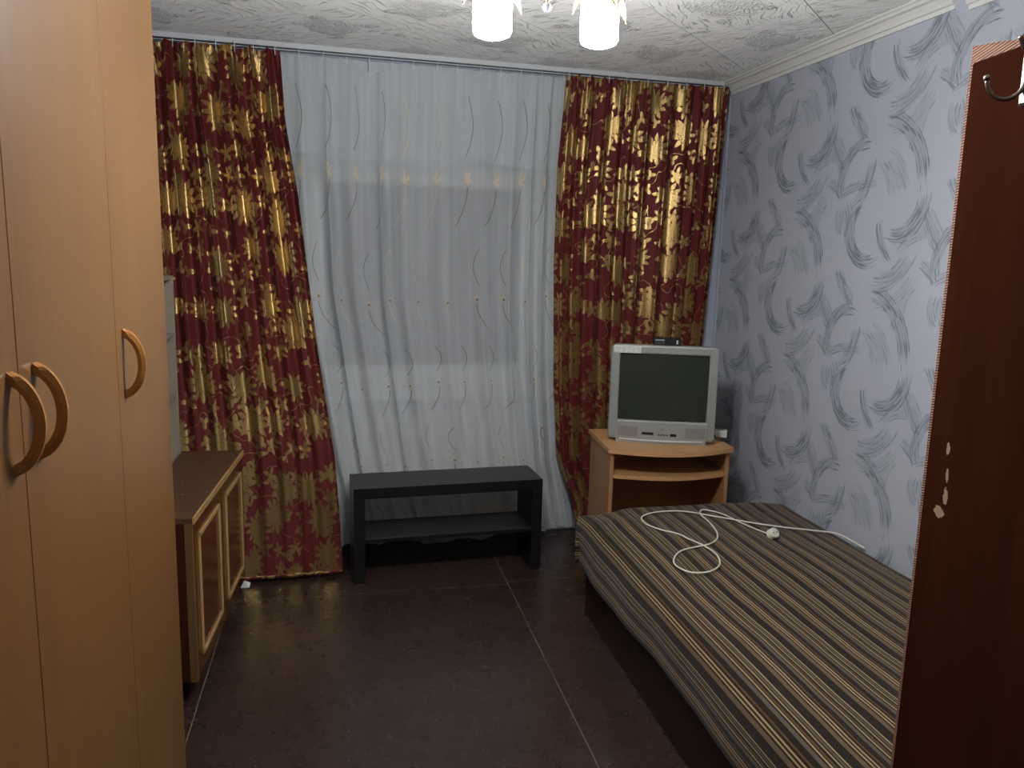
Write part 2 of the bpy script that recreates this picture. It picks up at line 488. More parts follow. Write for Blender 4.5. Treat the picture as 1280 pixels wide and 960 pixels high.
def smooth_path(pts, k=8):
    pts = [Vector(p) for p in pts]; out = []
    P = [pts[0] * 2 - pts[1]] + pts + [pts[-1] * 2 - pts[-2]]
    for i in range(1, len(P) - 2):
        for j in range(k):
            t = j / k; a, b, c, d = P[i - 1], P[i], P[i + 1], P[i + 2]
            out.append(0.5 * ((2 * b) + (-a + c) * t + (2 * a - 5 * b + 4 * c - d) * t * t + (-a + 3 * b - 3 * c + d) * t ** 3))
    out.append(pts[-1]); return out
def lathe(prof, n=24, bm=None, at=(0, 0, 0), cap=True):
    bm = bm or bmesh.new(); rings = []
    for (r, z) in prof:
        rings.append([bm.verts.new((at[0] + max(r, 1e-4) * math.cos(2 * PI * k / n), at[1] + max(r, 1e-4) * math.sin(2 * PI * k / n), at[2] + z)) for k in range(n)])
    for i in range(len(rings) - 1):
        for k in range(n):
            bm.faces.new((rings[i][k], rings[i][(k + 1) % n], rings[i + 1][(k + 1) % n], rings[i + 1][k]))
    if cap: bm.faces.new(rings[0][::-1])
    bm.faces.new(rings[-1])
    return bm
def prism(poly, z0, z1, bm=None, axis='z'):
    """closed polygon (list of 2D) extruded; axis says which direction is extruded"""
    bm = bm or bmesh.new()
    def p3(a, b, c):
        return {'z': (a, b, c), 'y': (a, c, b), 'x': (c, a, b)}[axis]
    lo = [bm.verts.new(p3(x, y, z0)) for x, y in poly]; hi = [bm.verts.new(p3(x, y, z1)) for x, y in poly]
    n = len(poly)
    for i in range(n): bm.faces.new((lo[i], lo[(i + 1) % n], hi[(i + 1) % n], hi[i]))
    bm.faces.new(lo[::-1]); bm.faces.new(hi)
    return bm
def obj(name, bm, mat, parent=None, smooth=False, loc=None, rot=None):
    bmesh.ops.recalc_face_normals(bm, faces=bm.faces)
    me = bpy.data.meshes.new(name); bm.to_mesh(me); bm.free()
    if smooth:
        for p in me.polygons: p.use_smooth = True
    me.materials.append(mat)
    o = bpy.data.objects.new(name, me); C.objects.link(o)
    if parent: o.parent = parent
    if loc: o.location = loc
    if rot: o.rotation_euler = rot
    return o
def tag(o, label=None, cat=None, group=None, kind=None):
    if label: o['label'] = label
    if cat: o['category'] = cat
    if group: o['group'] = group
    if kind: o['kind'] = kind
    return o
def thing(name, label, cat, loc=(0, 0, 0), rotz=0.0, group=None):
    o = bpy.data.objects.new(name, None); C.objects.link(o)
    o.location = loc; o.rotation_euler = (0, 0, rotz); o.empty_display_size = 0.1
    return tag(o, label, cat, group)
def struct(name, bm, mat, parent=None, smooth=False):
    o = obj(name, bm, mat, parent, smooth)
    if not parent: o['kind'] = 'structure'
    return o
def copy_tree(o, parent=None):
    c = o.copy(); C.objects.link(c)
    if parent: c.parent = parent
    for ch in list(o.children): copy_tree(ch, c)
    return c
def grid_obj(name, P, UV, mat, parent=None):
    """P: (nv, nu, 3) array of points, UV: (nv, nu, 2)"""
    nv, nu, _ = P.shape
    idx = np.arange(nv * nu).reshape(nv, nu)
    q = np.stack([idx[:-1, :-1], idx[:-1, 1:], idx[1:, 1:], idx[1:, :-1]], -1).reshape(-1, 4)
    me = bpy.data.meshes.new(name)
    me.from_pydata(P.reshape(-1, 3).tolist(), [], q.tolist())
    uvl = me.uv_layers.new(name='cloth')
    uvl.data.foreach_set('uv', UV.reshape(-1, 2)[q.reshape(-1)].astype(np.float32).reshape(-1))
    me.polygons.foreach_set('use_smooth', [True] * len(me.polygons))
    me.materials.append(mat)
    o = bpy.data.objects.new(name, me); C.objects.link(o)
    if parent: o.parent = parent
    return o

# ------------------------------------------------------------------ the room shell
XL, XR, H, S = -0.985, 1.99, 2.4, 0.058          # the window wall runs y = 4.03 + S*x
YW = 4.03
def wy(x, off=0.0): return YW + S * x - off       # a plane parallel to the window wall, nearer by off
YP = 0.28                                          # inner face of the doorway wall

slab = struct('floor', bx(XL - .1, XR + .1, -1.4, 4.25, -0.06, -0.0008), M['seam'])
xs = [-0.985, -0.48, 0.741, 1.99]; ys = [-1.4, 0.97, 3.41, 4.14]
for i in range(3):
    for j in range(3):
        off = 0.03 if (i == 2 and j >= 1) else 0.0
        y0, y1 = ys[j] + (off if j > 1 else 0), ys[j + 1] + (off if j == 1 else 0)
        g = 0.0019
        obj('board', bx(xs[i] + g, xs[i + 1] - g, y0 + g, y1 - g, -0.0006, 0.0, 0), M['floor'], slab)

ceil = struct('ceiling', bx(XL - .1, XR + .1, -1.4, 4.25, H + 0.007, H + 0.08), M['plainwall'])
def clip(poly, a, b, c):                           # keep a*x + b*y <= c
    out = []
    for i in range(len(poly)):
        p, q = poly[i], poly[(i + 1) % len(poly)]
        dp, dq = a * p[0] + b * p[1] - c, a * q[0] + b * q[1] - c
        if dp <= 0: out.append(p)
        if (dp < 0 < dq) or (dq < 0 < dp):
            t = dp / (dp - dq); out.append((p[0] + (q[0] - p[0]) * t, p[1] + (q[1] - p[1]) * t))
    return out
T = 0.5; r2 = math.sqrt(.5)
for i in range(-10, 12):
    for j in range(-10, 14):
        # tile frame: e1 = (1,1)/sqrt2, e2 = (-1,1)/sqrt2 ; seams at y-x = 1.106 + .7071k and x+y = 3.16 + .7071k
        c1 = (3.16 * r2) + T * (i + .5); c2 = (1.106 * r2) + T * (j + .5)
        cx, cy = (c1 - c2) * r2, (c1 + c2) * r2
        h = T / 2 - 0.0015
        pol = [((c1 + a * h - (c2 + b * h)) * r2, (c1 + a * h + c2 + b * h) * r2) for a, b in ((-1, -1), (1, -1), (1, 1), (-1, 1))]
        pol = clip(pol, -1, 0, -XL); pol = clip(pol, 1, 0, XR - 0.002); pol = clip(pol, 0, -1, -(YP + .01))
        pol = clip(pol, -S, 1, YW - 0.002)
        if len(pol) < 3: continue
        k = random.choice((0, 1, 2, 3)); ang = PI / 4 + k * PI / 2 + random.uniform(-.18, .18)
        ca, sa = math.cos(-ang), math.sin(-ang)
        loc = [((x - cx) * ca - (y - cy) * sa, (x - cx) * sa + (y - cy) * ca) for x, y in pol]
        area = abs(sum(loc[q][0] * loc[(q + 1) % len(loc)][1] - loc[(q + 1) % len(loc)][0] * loc[q][1] for q in range(len(loc)))) / 2
        if area < 0.004: continue
        bm = prism(loc, -0.0, 0.0068)
        obj('foam_tile', bm, M['tile'], ceil, loc=(cx, cy, H), rot=(0, 0, ang))

struct('wall_right', bx(XR, XR + .1, -1.4, 4.25, 0, H + .01), M['paper'])
struct('wall_left', bx(XL - .1, XL, -1.4, 4.25, 0, H + .01), M['plainwall'])
# window wall with its opening
WX0, WX1, WZ0, WZ1 = -0.20, 1.32, 0.80, 1.945
bm = bmesh.new()
def wallpiece(x0, x1, z0, z1):
    prism([(x0, wy(x0)), (x1, wy(x1)), (x1, wy(x1) + .12), (x0, wy(x0) + .12)], z0, z1, bm)
wallpiece(XL, WX0, 0, H); wallpiece(WX1, XR, 0, H); wallpiece(WX0, WX1, 0, WZ0); wallpiece(WX0, WX1, WZ1, H)
struct('wall_back', bm, M['plainwall'])
# doorway wall and the dark hall behind the camera
bm = bx(0.975, XR, YP - .1, YP, 0, H); bx(XL, -0.16, YP - .1, YP, 0, H, bm=bm); bx(-0.16, 0.975, YP - .1, YP, 1.86, H, bm=bm)
struct('wall_front', bm, M['hallwall'])
struct('wall_hall', bx(XL, XR, -1.4, -1.3, 0, H), M['hallwall'])

# cornice on the right wall (profile in x,z), two lengths, the nearer a little lower
def cornice(y0, y1, dz, dx):
    pr = [(0, 0), (-.058, 0), (-.058, -.006), (-.050, -.010), (-.046, -.018), (-.034, -.022), (-.024, -.034), (-.018, -.046), (-.010, -.048), (-.008, -.062), (0, -.062)]
    return prism([(y0 * 0 + XR + dx + a, H + dz + b) for a, b in pr], y0, y1, axis='y')
struct('trim_1', cornice(2.44, 3.995, 0, 0), M['cornice'])
struct('trim_2', cornice(YP + .01, 2.375, -0.02, 0), M['cornice'])
# shallow boxed corner beside the window wall
struct('trim_4', bx(1.86, XR, 4.02, wy(1.95), 0, H - .026), M['plainwall'])
# corner bead of the window wall
struct('trim_3', bx(XR - .010, XR, 4.008, 4.02, 0, H - .07), M['plainwall'])

# window
win = bpy.data.objects.new('window_1', None); C.objects.link(win); win['kind'] = 'structure'
win.location = (0, YW, 0); win.rotation_euler = (0, 0, math.atan(S))
bm = bmesh.new(); fw = .055; yA, yB = .03, .09
bx(WX0, WX1, yA, yB, WZ0, WZ0 + fw, .004, 1, bm); bx(WX0, WX1, yA, yB, WZ1 - fw, WZ1, .004, 1, bm)
bx(WX0, WX0 + fw, yA, yB, WZ0, WZ1, .004, 1, bm); bx(WX1 - fw, WX1, yA, yB, WZ0, WZ1, .004, 1, bm)
xm = 1.02; bx(xm - .03, xm + .03, yA, yB, WZ0, WZ1, .004, 1, bm)
obj('window_frame', bm, M['pvc'], win)
for a, b in ((WX0 + fw, xm - .03), (xm + .03, WX1 - fw)):
    bm = bmesh.new(); w = .07; z0, z1 = WZ0 + fw, WZ1 - fw
    bx(a, b, .02, .07, z0, z0 + w, .004, 1, bm); bx(a, b, .02, .07, z1 - w, z1, .004, 1, bm)
    bx(a, a + w, .02, .07, z0, z1, .004, 1, bm); bx(b - w, b, .02, .07, z0, z1, .004, 1, bm)
    s = obj('window_sash', bm, M['pvc'], win)
    obj('pane', bx(a + w, b - w, .042, .05, z0 + w, z1 - w), M['glass'], s)
obj('window_sill', bx(WX0 - .06, WX1 + .06, -.055, .06, WZ0 - .045, WZ0 - .002, .008, 2), M['pvc'], win)

# ------------------------------------------------------------------ radiator under the sill
RA = math.atan(S)
rad = thing('radiator', 'white sectional radiator under the window, behind the sheer curtain', 'radiator', (0.0, YW, 0), RA)
for k in range(11):
    x = 0.02 + k * .088
    bm = bmesh.new()
    box(bm, (x, -.035, .40), (.052, .05, .50), None, .018, 2)
    box(bm, (x, -.035, .655), (.082, .052, .03), None, .012, 2); box(bm, (x, -.035, .145), (.082, .052, .03), None, .012, 2)
    obj('section', bm, M['radiator'], rad, True)
obj('pipe', tube([(-.06, -.035, .145), (0.0, -.035, .145)], .012), M['radiator'], rad)
obj('pipe', tube([(-.06, -.035, .655), (0.0, -.035, .655)], .012), M['radiator'], rad)
obj('pipe', tube([(-.06, -.035, .0), (-.06, -.035, .72)], .013), M['radiator'], rad)

# ------------------------------------------------------------------ curtain rail on the ceiling
rail = thing('curtain_rail', 'white ceiling curtain rail along the top of the window wall', 'curtain rail', (0, YW, H), RA)
prof = [(-.15, 0), (-.15, -.021), (-.138, -.021), (-.138, -.012), (-.07, -.012), (-.07, -.016), (-.06, -.016), (-.06, 0)]
bm = prism([(p[0], p[1]) for p in prof], XL + .01, XR - .03, axis='x')
obj('track', bm, M['rail'], rail)
for yy in (-.118, -.092):
    obj('groove', bx(XL + .02, XR - .06, yy - .004, yy + .004, -.0145, -.0118), M['groove'], rail)
obj('end_cap', bx(XR - .03, XR - .018, -.155, -.055, -.024, 0, .003), M['white'], rail)

# ------------------------------------------------------------------ curtains
def pw(x, pts):
    xs_, ys_ = zip(*pts); return np.interp(x, xs_, ys_)
def curtain(name, label, ZS, left, right, fwd, base_off, nu, folds, amp_z, ztop, mat, seed, floor_roll=None, lean=0.0, group=None):
    """ZS: heights; left/right: edge x at those heights; fwd: distance the cloth is pushed towards the room"""
    rng = np.random.RandomState(seed)
    nv = 150
    u = np.linspace(0, 1, nu); 
    zt = ztop(u)                                        # scalloped heading
    V = np.linspace(0, 1, nv)
    P = np.zeros((nv, nu, 3)); 
    ph = np.interp(u, np.linspace(0, 1, len(folds)), folds)   # running fold phase, irregular pitch
    w2 = rng.uniform(0, 6, 4)
    zb = ZS[-1][0] if isinstance(ZS[-1], tuple) else ZS[-1]
    for j, v in enumerate(V):
        z = zt * (1 - v) + zb * v
        zz = ZS[0] * (1 - v) + zb * v
        xl, xr = np.interp(-zz, [-q for q in ZS], left), np.interp(-zz, [-q for q in ZS], right)
        a = np.interp(-zz, [-q for q, _ in amp_z], [q for _, q in amp_z])
        x = xl + (xr - xl) * u
        p2 = ph + lean * (zz - 2.3) + .5 * np.sin(zz * 1.7 + w2[0])*(1-v*.2)
        f = np.sin(p2) + .35 * np.sin(2.0 * p2 + w2[1] + zz * .6) * np.cos(zz * .9 + w2[2])
        top = max(0.0, 1 - v * 14)
        f = f * (1 - .45 * top) + .35 * top * np.sin(ph * 2.7)
        y = YW + S * x - base_off - np.interp(-zz, [-q for q in ZS], fwd) * (np.clip((1.12 - x) / .17, 0.1, 1) if name == 'sheer' else 1.0) - a * f
        y = y - .03 * np.clip((x - 1.62) / .2, 0, 1)
        x = x + .45 * a * np.cos(p2) * (1 - (2 * u - 1) ** 8)
        P[j, :, 0] = x; P[j, :, 1] = y; P[j, :, 2] = z
    # cloth coordinates: arc length along a row one third down
    row = P[nv // 3]
    s = np.concatenate([[0], np.cumsum(np.linalg.norm(np.diff(row, axis=0), axis=1))])
    L = np.zeros((nv, 1)); d = np.linalg.norm(np.diff(P[:, nu // 2], axis=0), axis=1); L[1:, 0] = np.cumsum(d)
    UV = np.zeros((nv, nu, 2)); UV[..., 0] = s[None, :]; UV[..., 1] = 3.0 - L
    if floor_roll: P, UV = floor_roll(P, UV)
    return P, UV

def phases(pitches):
    return np.concatenate([[0], np.cumsum([2 * PI] * len(pitches))]), np.concatenate([[0], np.cumsum(pitches)]) / sum(pitches)
def make_phase(pitches, n=400):
    p, t = phases(pitches); return np.interp(np.linspace(0, 1, n), t, p)

def hem_roll(P, UV, length=.09, n=10, ycurl=.06):
    """the last few cm of cloth lie folded forward on the floor"""
    last = P[-1]; ext = []; eu = []
    for k in range(1, n + 1):
        t = k / n; a = t * 3.6; r = .016
        q = last.copy(); q[:, 1] -= r * math.sin(a) + t * ycurl * .5; q[:, 2] = .004 + .014 * (1 - math.cos(a)) 
        ext.append(q); uu = UV[-1].copy(); uu[:, 1] -= t * length; eu.append(uu)
    return np.concatenate([P, np.array(ext)]), np.concatenate([UV, np.array(eu)])

# left drape
ZS = [2.37, 2.07, 1.756, 1.349, 1.03, .807, .548, .287, .012]
rightL = [-.252, -.235, -.187, -.143, -.107, -.074, -.036, -.016, -.004]
leftL = [-.955] * 4 + [-.95, -.94, -.93, -.92, -.91]
fwdL = [0, 0, .008, .03, .07, .10, .15, .19, .235]
topL = lambda u: 2.374 - .016 * np.abs(np.sin(u * PI * 8.5 + .4)) ** .8 + .004 * np.sin(u * 40)
P, UV = curtain('curtain', '', ZS, leftL, rightL, fwdL, .155, 420, make_phase([.09, .10, .075, .085, .07, .11, .085, .08, .075, .09]),
                [(2.4, .018), (1.9, .021), (1.0, .017), (.5, .010), (.2, .006), (0, .004)], topL, None, 3, hem_roll)
cur = grid_obj('curtain', P, UV, M['curtain'])
tag(cur, 'red and gold floral curtain left of the window, beside the wardrobe', 'curtain', 'heavy floral curtains')
def hooks(P, par, step_, mat):
    for k in range(6, P.shape[1] - 4, step_):
        p = P[0, k]
        bm = bx(p[0] - .0015, p[0] + .0015, p[1] - .002, p[1] + .002, p[2] - .02, 2.386)
        obj('hook', bm, mat, par)
hooks(P, cur, 50, M['white'])

# right drape, gathered at the bottom behind the bed
ZS = [2.37, 1.925, 1.456, .843, .458, .325, .213, .056, .012]
leftR = [1.085, 1.053, 1.052, 1.070, 1.098, 1.143, 1.187, 1.20, 1.215]
rightR = [1.95, 1.935, 1.915, 1.88, 1.83, 1.81, 1.78, 1.72, 1.70]
fwdR = [0, 0, 0, .01, .02, .03, .05, .09, .11]
topR = lambda u: 2.372 - .010 * np.abs(np.sin(u * PI * 13 + .4)) ** .8
P, UV = curtain('curtain', '', ZS, leftR, rightR, fwdR, .15, 420, make_phase([.05, .055, .07, .09, .06, .055, .10, .12, .06, .05, .055, .05]),
                [(2.4, .013), (1.9, .021), (1.0, .023), (.4, .02), (.1, .018), (0, .015)], topR, None, 5, None, .5)
cur2 = grid_obj('curtain', P, UV, M['curtain'])
tag(cur2, 'red and gold floral curtain right of the window, behind the television', 'curtain', 'heavy floral curtains')
hooks(P, cur2, 50, M['white'])

# sheer curtain between them
ZS = [2.36, 1.9, 1.3, .85, .45, .25, .05]
leftS = [-.30, -.30, -.27, -.20, -.14, -.10, -.06]
rightS = [1.16, 1.14, 1.13, 1.13, 1.15, 1.19, 1.22]
fwdS = [0, 0, 0, .03, .075, .10, .115]
def topS(u):
    x = -.30 + 1.46 * u
    return 2.366 - .006 * np.abs(np.sin(u * 60)) - .050 * np.exp(-((x - .145) / .055) ** 4)
P, UV = curtain('sheer', '', ZS, leftS, rightS, fwdS, .098, 420, make_phase([.10, .13, .09, .17, .08, .20, .22, .17, .12, .08, .07, .10]),
                [(2.4, .008), (1.9, .016), (1.0, .019), (.4, .013), (.0, .010)], topS, None, 9, None, 1.1)
hemx = P[-1, :, 0]
lift = .015 + .012 * np.sin(hemx * 9) + .01 * np.sin(hemx * 23 + 1)
for k in range(1, 16):
    P[-k, :, 2] += lift * (1 - (k - 1) / 15) * (hemx < 1.0)
sheer = grid_obj('sheer_curtain', P, UV, M['sheer'])
tag(sheer, 'white embroidered sheer curtain hanging across the window', 'curtain')
hooks(P, sheer, 30, M['white'])
# the doubled upper part of the voile, folded over behind
nu, nv = 200, 24
u = np.linspace(0, 1, nu); P = np.zeros((nv, nu, 3)); UV = np.zeros((nv, nu, 2))
for j in range(nv):
    t = j / (nv - 1); x = -.29 + 1.44 * u
    zb = 1.925 + .010 * np.sin(u * 21) + .008 * np.sin(u * 9 + 1)
    P[j, :, 0] = x; P[j, :, 2] = 2.366 * (1 - t) + zb * t
    P[j, :, 1] = YW + S * x - .072 + .006 * np.sin(u * 70 + t)
    UV[j, :, 0] = x; UV[j, :, 1] = P[j, :, 2]
grid_obj('folded_top', P, UV, M['sheer_fold'], sheer)

# ------------------------------------------------------------------ wardrobe
WX, WY0, WY1, WZ = -0.40, 0.655, 1.99, 2.28
wd = thing('wardrobe', 'tall beech three-door wardrobe along the left wall with bow handles', 'wardrobe', (XL + .01, WY0, 0))
D = WX - XL - .01
t_ = .018
obj('side_panel', bx(0, D - .019, WY1 - WY0 - t_, WY1 - WY0, 0, WZ, .001), M['beech'], wd)
obj('side_panel', bx(0, D - .019, 0, t_, 0, WZ, .001), M['beech'], wd)
obj('top_panel', bx(0, D - .019, t_, WY1 - WY0 - t_, WZ - t_, WZ), M['beech'], wd)
obj('bottom_panel', bx(0, D - .019, t_, WY1 - WY0 - t_, .06, .06 + t_), M['beech'], wd)
obj('plinth', bx(D - .06, D - .045, t_, WY1 - WY0 - t_, 0, .06), M['beech'], wd)
obj('back_panel', bx(0, .004, t_, WY1 - WY0 - t_, .06, WZ), M['beech'], wd)
edges = [0.0, .451, .906, WY1 - WY0]
hy = [1.077 - WY0, 1.161 - WY0, 1.61 - WY0]
def bow_handle():
    """flat bowed wooden handle: profile in x (out) and z, extruded in y with a waist"""
    bm = bmesh.new(); n = 26; rings = []
    for k in range(n + 1):
        q = 2 * k / n - 1; z = q * .066
        out = .037 * max(0.0, 1 - q * q) ** .62 + .0012
        inn = .025 * max(0.0, 1 - (q / .76) ** 2) ** .6
        inn = min(inn, out - .001)
        w = .0085 - .0025 * (1 - q * q)
        mid = (out + inn) / 2
        rings.append([bm.verts.new((x, y, z)) for x, y in ((inn, -w), (mid, -w), (out, -w * .45), (out, w * .45), (mid, w), (inn, w))])
    for i in range(n):
        for k in range(6):
            bm.faces.new((rings[i][k], rings[i][(k + 1) % 6], rings[i + 1][(k + 1) % 6], rings[i + 1][k]))
    bm.faces.new(rings[0][::-1]); bm.faces.new(rings[-1])
    return bm
for k in range(3):
    g = .0006
    d = obj('door', bx(D - .018, D, edges[k] + g, edges[k + 1] - g, .05, WZ - .002, .0012), M['beech'], wd)
    obj('handle', bow_handle(), M['handle'], d, False, loc=(D, hy[k], 1.291))

# ------------------------------------------------------------------ low cabinet beyond the wardrobe
ca = math.atan2(3.475 - 2.601, -.417 + .472) - PI / 2
cb = thing('cabinet', 'low scratched wooden cabinet with pale moulded doors, by the left curtain', 'cabinet', (-.472, 2.601, 0), ca)
CL = .876; CD = .40; ZT = .65
top = bx(-CD, 0, 0, CL, ZT - .02, ZT, .001)
obj('top_panel', top, M['cab_top'], cb)
obj('edge_strip', bx(0.0, .006, 0, CL, ZT - .021, ZT + .001, .001), M['moulding'], cb)
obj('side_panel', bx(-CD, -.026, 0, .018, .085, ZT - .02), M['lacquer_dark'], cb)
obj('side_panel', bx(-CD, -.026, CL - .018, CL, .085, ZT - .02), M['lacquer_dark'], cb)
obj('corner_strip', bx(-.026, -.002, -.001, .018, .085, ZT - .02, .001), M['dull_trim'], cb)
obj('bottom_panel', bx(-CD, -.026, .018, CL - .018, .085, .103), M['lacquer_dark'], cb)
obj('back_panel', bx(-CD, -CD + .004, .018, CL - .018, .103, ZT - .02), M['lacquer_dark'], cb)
obj('plinth', bx(-CD + .03, -.09, .05, CL - .05, 0, .085), M['black_leg'], cb)
for k in range(2):
    y0 = .019 + k * .43; y1 = y0 + .426
    d = obj('door', bx(-.024, -.002, y0, y1, .088, ZT - .022, .001), M['lacquer'], cb)
    ins, zi0, zi1, w = .05, .088 + .055, ZT - .022 - .055, .016
    bm = bmesh.new()
    bx(-.003, .005, y0 + ins, y1 - ins, zi0, zi0 + w, .002, 1, bm); bx(-.003, .005, y0 + ins, y1 - ins, zi1 - w, zi1, .002, 1, bm)
    bx(-.003, .005, y0 + ins, y0 + ins + w, zi0, zi1, .002, 1, bm); bx(-.003, .005, y1 - ins - w, y1 - ins, zi0, zi1, .002, 1, bm)
    obj('moulding', bm, M['moulding'], d)

# open shelves standing on the cabinet
sh = thing('shelf_unit', 'pale open shelf unit standing on the low cabinet, mostly behind the wardrobe', 'shelf', (-.656, 3.44, ZT + .0012), 0)
SD, SL, SH = .20, .80, .735
obj('side_panel', bx(-SD, 0, -.016, 0, 0, SH, .001), M['shelf'], sh)
obj('side_panel', bx(-SD, 0, -SL, -SL + .016, 0, SH, .001), M['shelf'], sh)
for z in (0, .245, .49, SH - .016):
    obj('shelf', bx(-SD + .004, -.004, -SL + .016, -.016, z, z + .016, .001), M['shelf'], sh)
obj('back_panel', bx(-SD, -SD + .004, -SL + .016, -.016, .016, SH - .016), M['shelf'], sh)

# ------------------------------------------------------------------ black bench in front of the window
ba = math.atan2(.055, .884)
bn = thing('bench', 'low black open bench with a middle shelf, in front of the window', 'bench', (.047, 3.506, 0), ba)
BL, BD, BH = .886, .255, .45
obj('top_panel', bx(0, BL, 0, BD, BH - .05, BH, .0015), M['black'], bn)
obj('side_panel', bx(0, .05, 0, BD, 0, BH - .05, .0015), M['black'], bn)
obj('side_panel', bx(BL - .05, BL, 0, BD, 0, BH - .05, .0015), M['black'], bn)
obj('shelf', bx(.05, BL - .05, .002, BD, .192, .212, .0015), M['black'], bn)

# ------------------------------------------------------------------ television stand
sa = -.075
st = thing('tv_stand', 'beech television stand with curved front, behind the bed', 'tv stand', (1.16, 3.298, 0), sa)
SWd, SDp = .585, .40
def curved(x0, x1, yb, bulge, yf=0.0, n=14):
    pts = [(x0 + (x1 - x0) * i / n, yf - bulge * math.sin(PI * i / n) ** .9) for i in range(n + 1)]
    return pts + [(x1, yb), (x0, yb)]
obj('top_panel', prism(curved(0, SWd, SDp, .085), .638, .658), M['stand'], st)
obj('side_panel', bx(.012, .03, .012, SDp - .01, 0, .638, .001), M['stand_side'], st)
obj('side_panel', bx(SWd - .03, SWd - .012, .012, SDp - .01, 0, .638, .001), M['stand_side'], st)
obj('shelf', prism(curved(.03, SWd - .03, SDp - .03, .06, .02), .517, .535), M['stand'], st)
obj('bottom_panel', bx(.03, SWd - .03, .02, SDp - .03, .06, .078), M['stand'], st)
obj('back_panel', bx(.03, SWd - .03, SDp - .022, SDp - .014, .078, .517), M['stand_side'], st)

# ------------------------------------------------------------------ television
ta = math.atan2(3.321 - 3.458, 1.64 - 1.231)
tv = thing('television', 'silver tube television with dark screen on the beech stand', 'television', (1.436, 3.375, .658), ta)
W, Hh = .485, .452
# bezel ring, front face at y = 0
def rrect(w0, w1, z0, z1, r, n=5):
    out = []
    for cx, cz, a0 in ((w1 - r, z1 - r, 0), (w0 + r, z1 - r, PI / 2), (w0 + r, z0 + r, PI), (w1 - r, z0 + r, 1.5 * PI)):
        for i in range(n + 1):
            a = a0 + i / n * PI / 2; out.append((cx + r * math.cos(a), cz + r * math.sin(a)))
    return out
def loft(loops, cap0=True, cap1=True, bm=None):
    bm = bm or bmesh.new(); rs = [[bm.verts.new(p) for p in L] for L in loops]; n = len(rs[0])
    for a, b in zip(rs, rs[1:]):
        for k in range(n): bm.faces.new((a[k], a[(k + 1) % n], b[(k + 1) % n], b[k]))
    if cap0: bm.faces.new(rs[0][::-1])
    if cap1: bm.faces.new(rs[-1])
    return bm
sx0, sx1, sz0, sz1 = -.200, .200, .103, .410
outer = lambda y, k, z0=.012: [(x, y, z) for x, z in rrect(-W / 2 + k, W / 2 - k, z0 + k, Hh - k, .022)]
inner = lambda y, k: [(x, y, z) for x, z in rrect(sx0 - k, sx1 + k, sz0 - k, sz1 + k, .006)]
bm = loft([outer(.075, .004), outer(.012, 0), outer(.003, .003), outer(0, .010), inner(0, .008), inner(.004, .002), inner(.022, 0)], False, False)
obj('bezel', bm, M['silver'], tv)
# convex tube face
n = 18; bm = bmesh.new(); g = []
for j in range(n + 1):
    rowv = []
    for i in range(n + 1):
        a, b_ = i / n * 2 - 1, j / n * 2 - 1
        rowv.append(bm.verts.new((a * .201, .018 - .012 * (1 - a * a * .5 - b_ * b_ * .5), (sz0 + sz1) / 2 + b_ * .1545)))
    g.append(rowv)
for j in range(n):
    for i in range(n): bm.faces.new((g[j][i], g[j][i + 1], g[j + 1][i + 1], g[j + 1][i]))
obj('screen', bm, M['screen'], tv, True)
sq = lambda y, w, z0, z1: [(x, y, z) for x, z in rrect(-w / 2, w / 2, z0, z1, .02)]
obj('rear_shell', loft([sq(.07, W - .012, .016, Hh - .006), sq(.16, W - .03, .016, Hh - .016), sq(.30, .32, .02, Hh - .10), sq(.38, .26, .03, Hh - .16)]), M['rear'], tv, False)
# lower control strip, bowed forward
def bow(x0, x1, z0, z1, d, y0=.0, yb=.06, n=14):
    pts = [(x0 + (x1 - x0) * i / n, y0 - d * (1 - (2 * i / n - 1) ** 2)) for i in range(n + 1)] + [(x1, yb), (x0, yb)]
    return prism(pts, z0, z1)
obj('control_panel', bow(-.208, .208, .022, .083, .020, -.006), M['silver'], tv)
obj('foot', bow(-.205, .205, 0.0, .022, .024, -.004, .25), M['silver2'], tv)
obj('lip', bow(-.19, .19, .014, .019, .026, -.008, .0), M['white'], tv)
yb_ = lambda x: -.006 - .020 * (1 - (x / .208) ** 2)
def panel_piece(x0, x1, z0, z1, d):
    pts = []
    k = 6
    for i in range(k + 1):
        x = x0 + (x1 - x0) * i / k; pts.append((x, yb_(x) - d))
    for i in range(k, -1, -1):
        x = x0 + (x1 - x0) * i / k; pts.append((x, yb_(x) + .004))
    return prism(pts, z0, z1)
obj('speaker_grille', panel_piece(-.198, -.108, .030, .078, .0012), M['grille'], tv)
obj('speaker_grille', panel_piece(.108, .198, .030, .078, .0012), M['grille'], tv)
obj('socket_cover', panel_piece(-.088, -.036, .042, .054, .0012), M['darkplastic'], tv)
for k in range(4):
    obj('button', panel_piece(-.015 + k * .0125, -.008 + k * .0125, .041, .047, .0022), M['darkplastic'], tv)
obj('sensor_window', panel_piece(.040, .068, .038, .051, .0015), M['darkplastic'], tv)
obj('power_button', panel_piece(.088, .100, .036, .046, .0015), M['silver2'], tv)
# small red maker's lettering above the buttons
cu = bpy.data.curves.new('lettering', 'FONT'); cu.body = 'JVC'; cu.size = .0145; cu.extrude = .0004; cu.align_x = 'CENTER'
tmp = bpy.data.objects.new('lettering', cu); C.objects.link(tmp)
dg = bpy.context.evaluated_depsgraph_get(); me = bpy.data.meshes.new_from_object(tmp.evaluated_get(dg))
bpy.data.objects.remove(tmp); me.materials.clear(); me.materials.append(M['redprint'])
lo = bpy.data.objects.new('lettering', me); C.objects.link(lo); lo.parent = tv
lo.location = (0.004, -.0272, .0655); lo.rotation_euler = (PI / 2, 0, 0)
# lace-like sticker on the upper left of the bezel
obj('sticker', bx(-.232, -.108, -.0008, .002, .414, .444, .0), M['sticker'], tv)

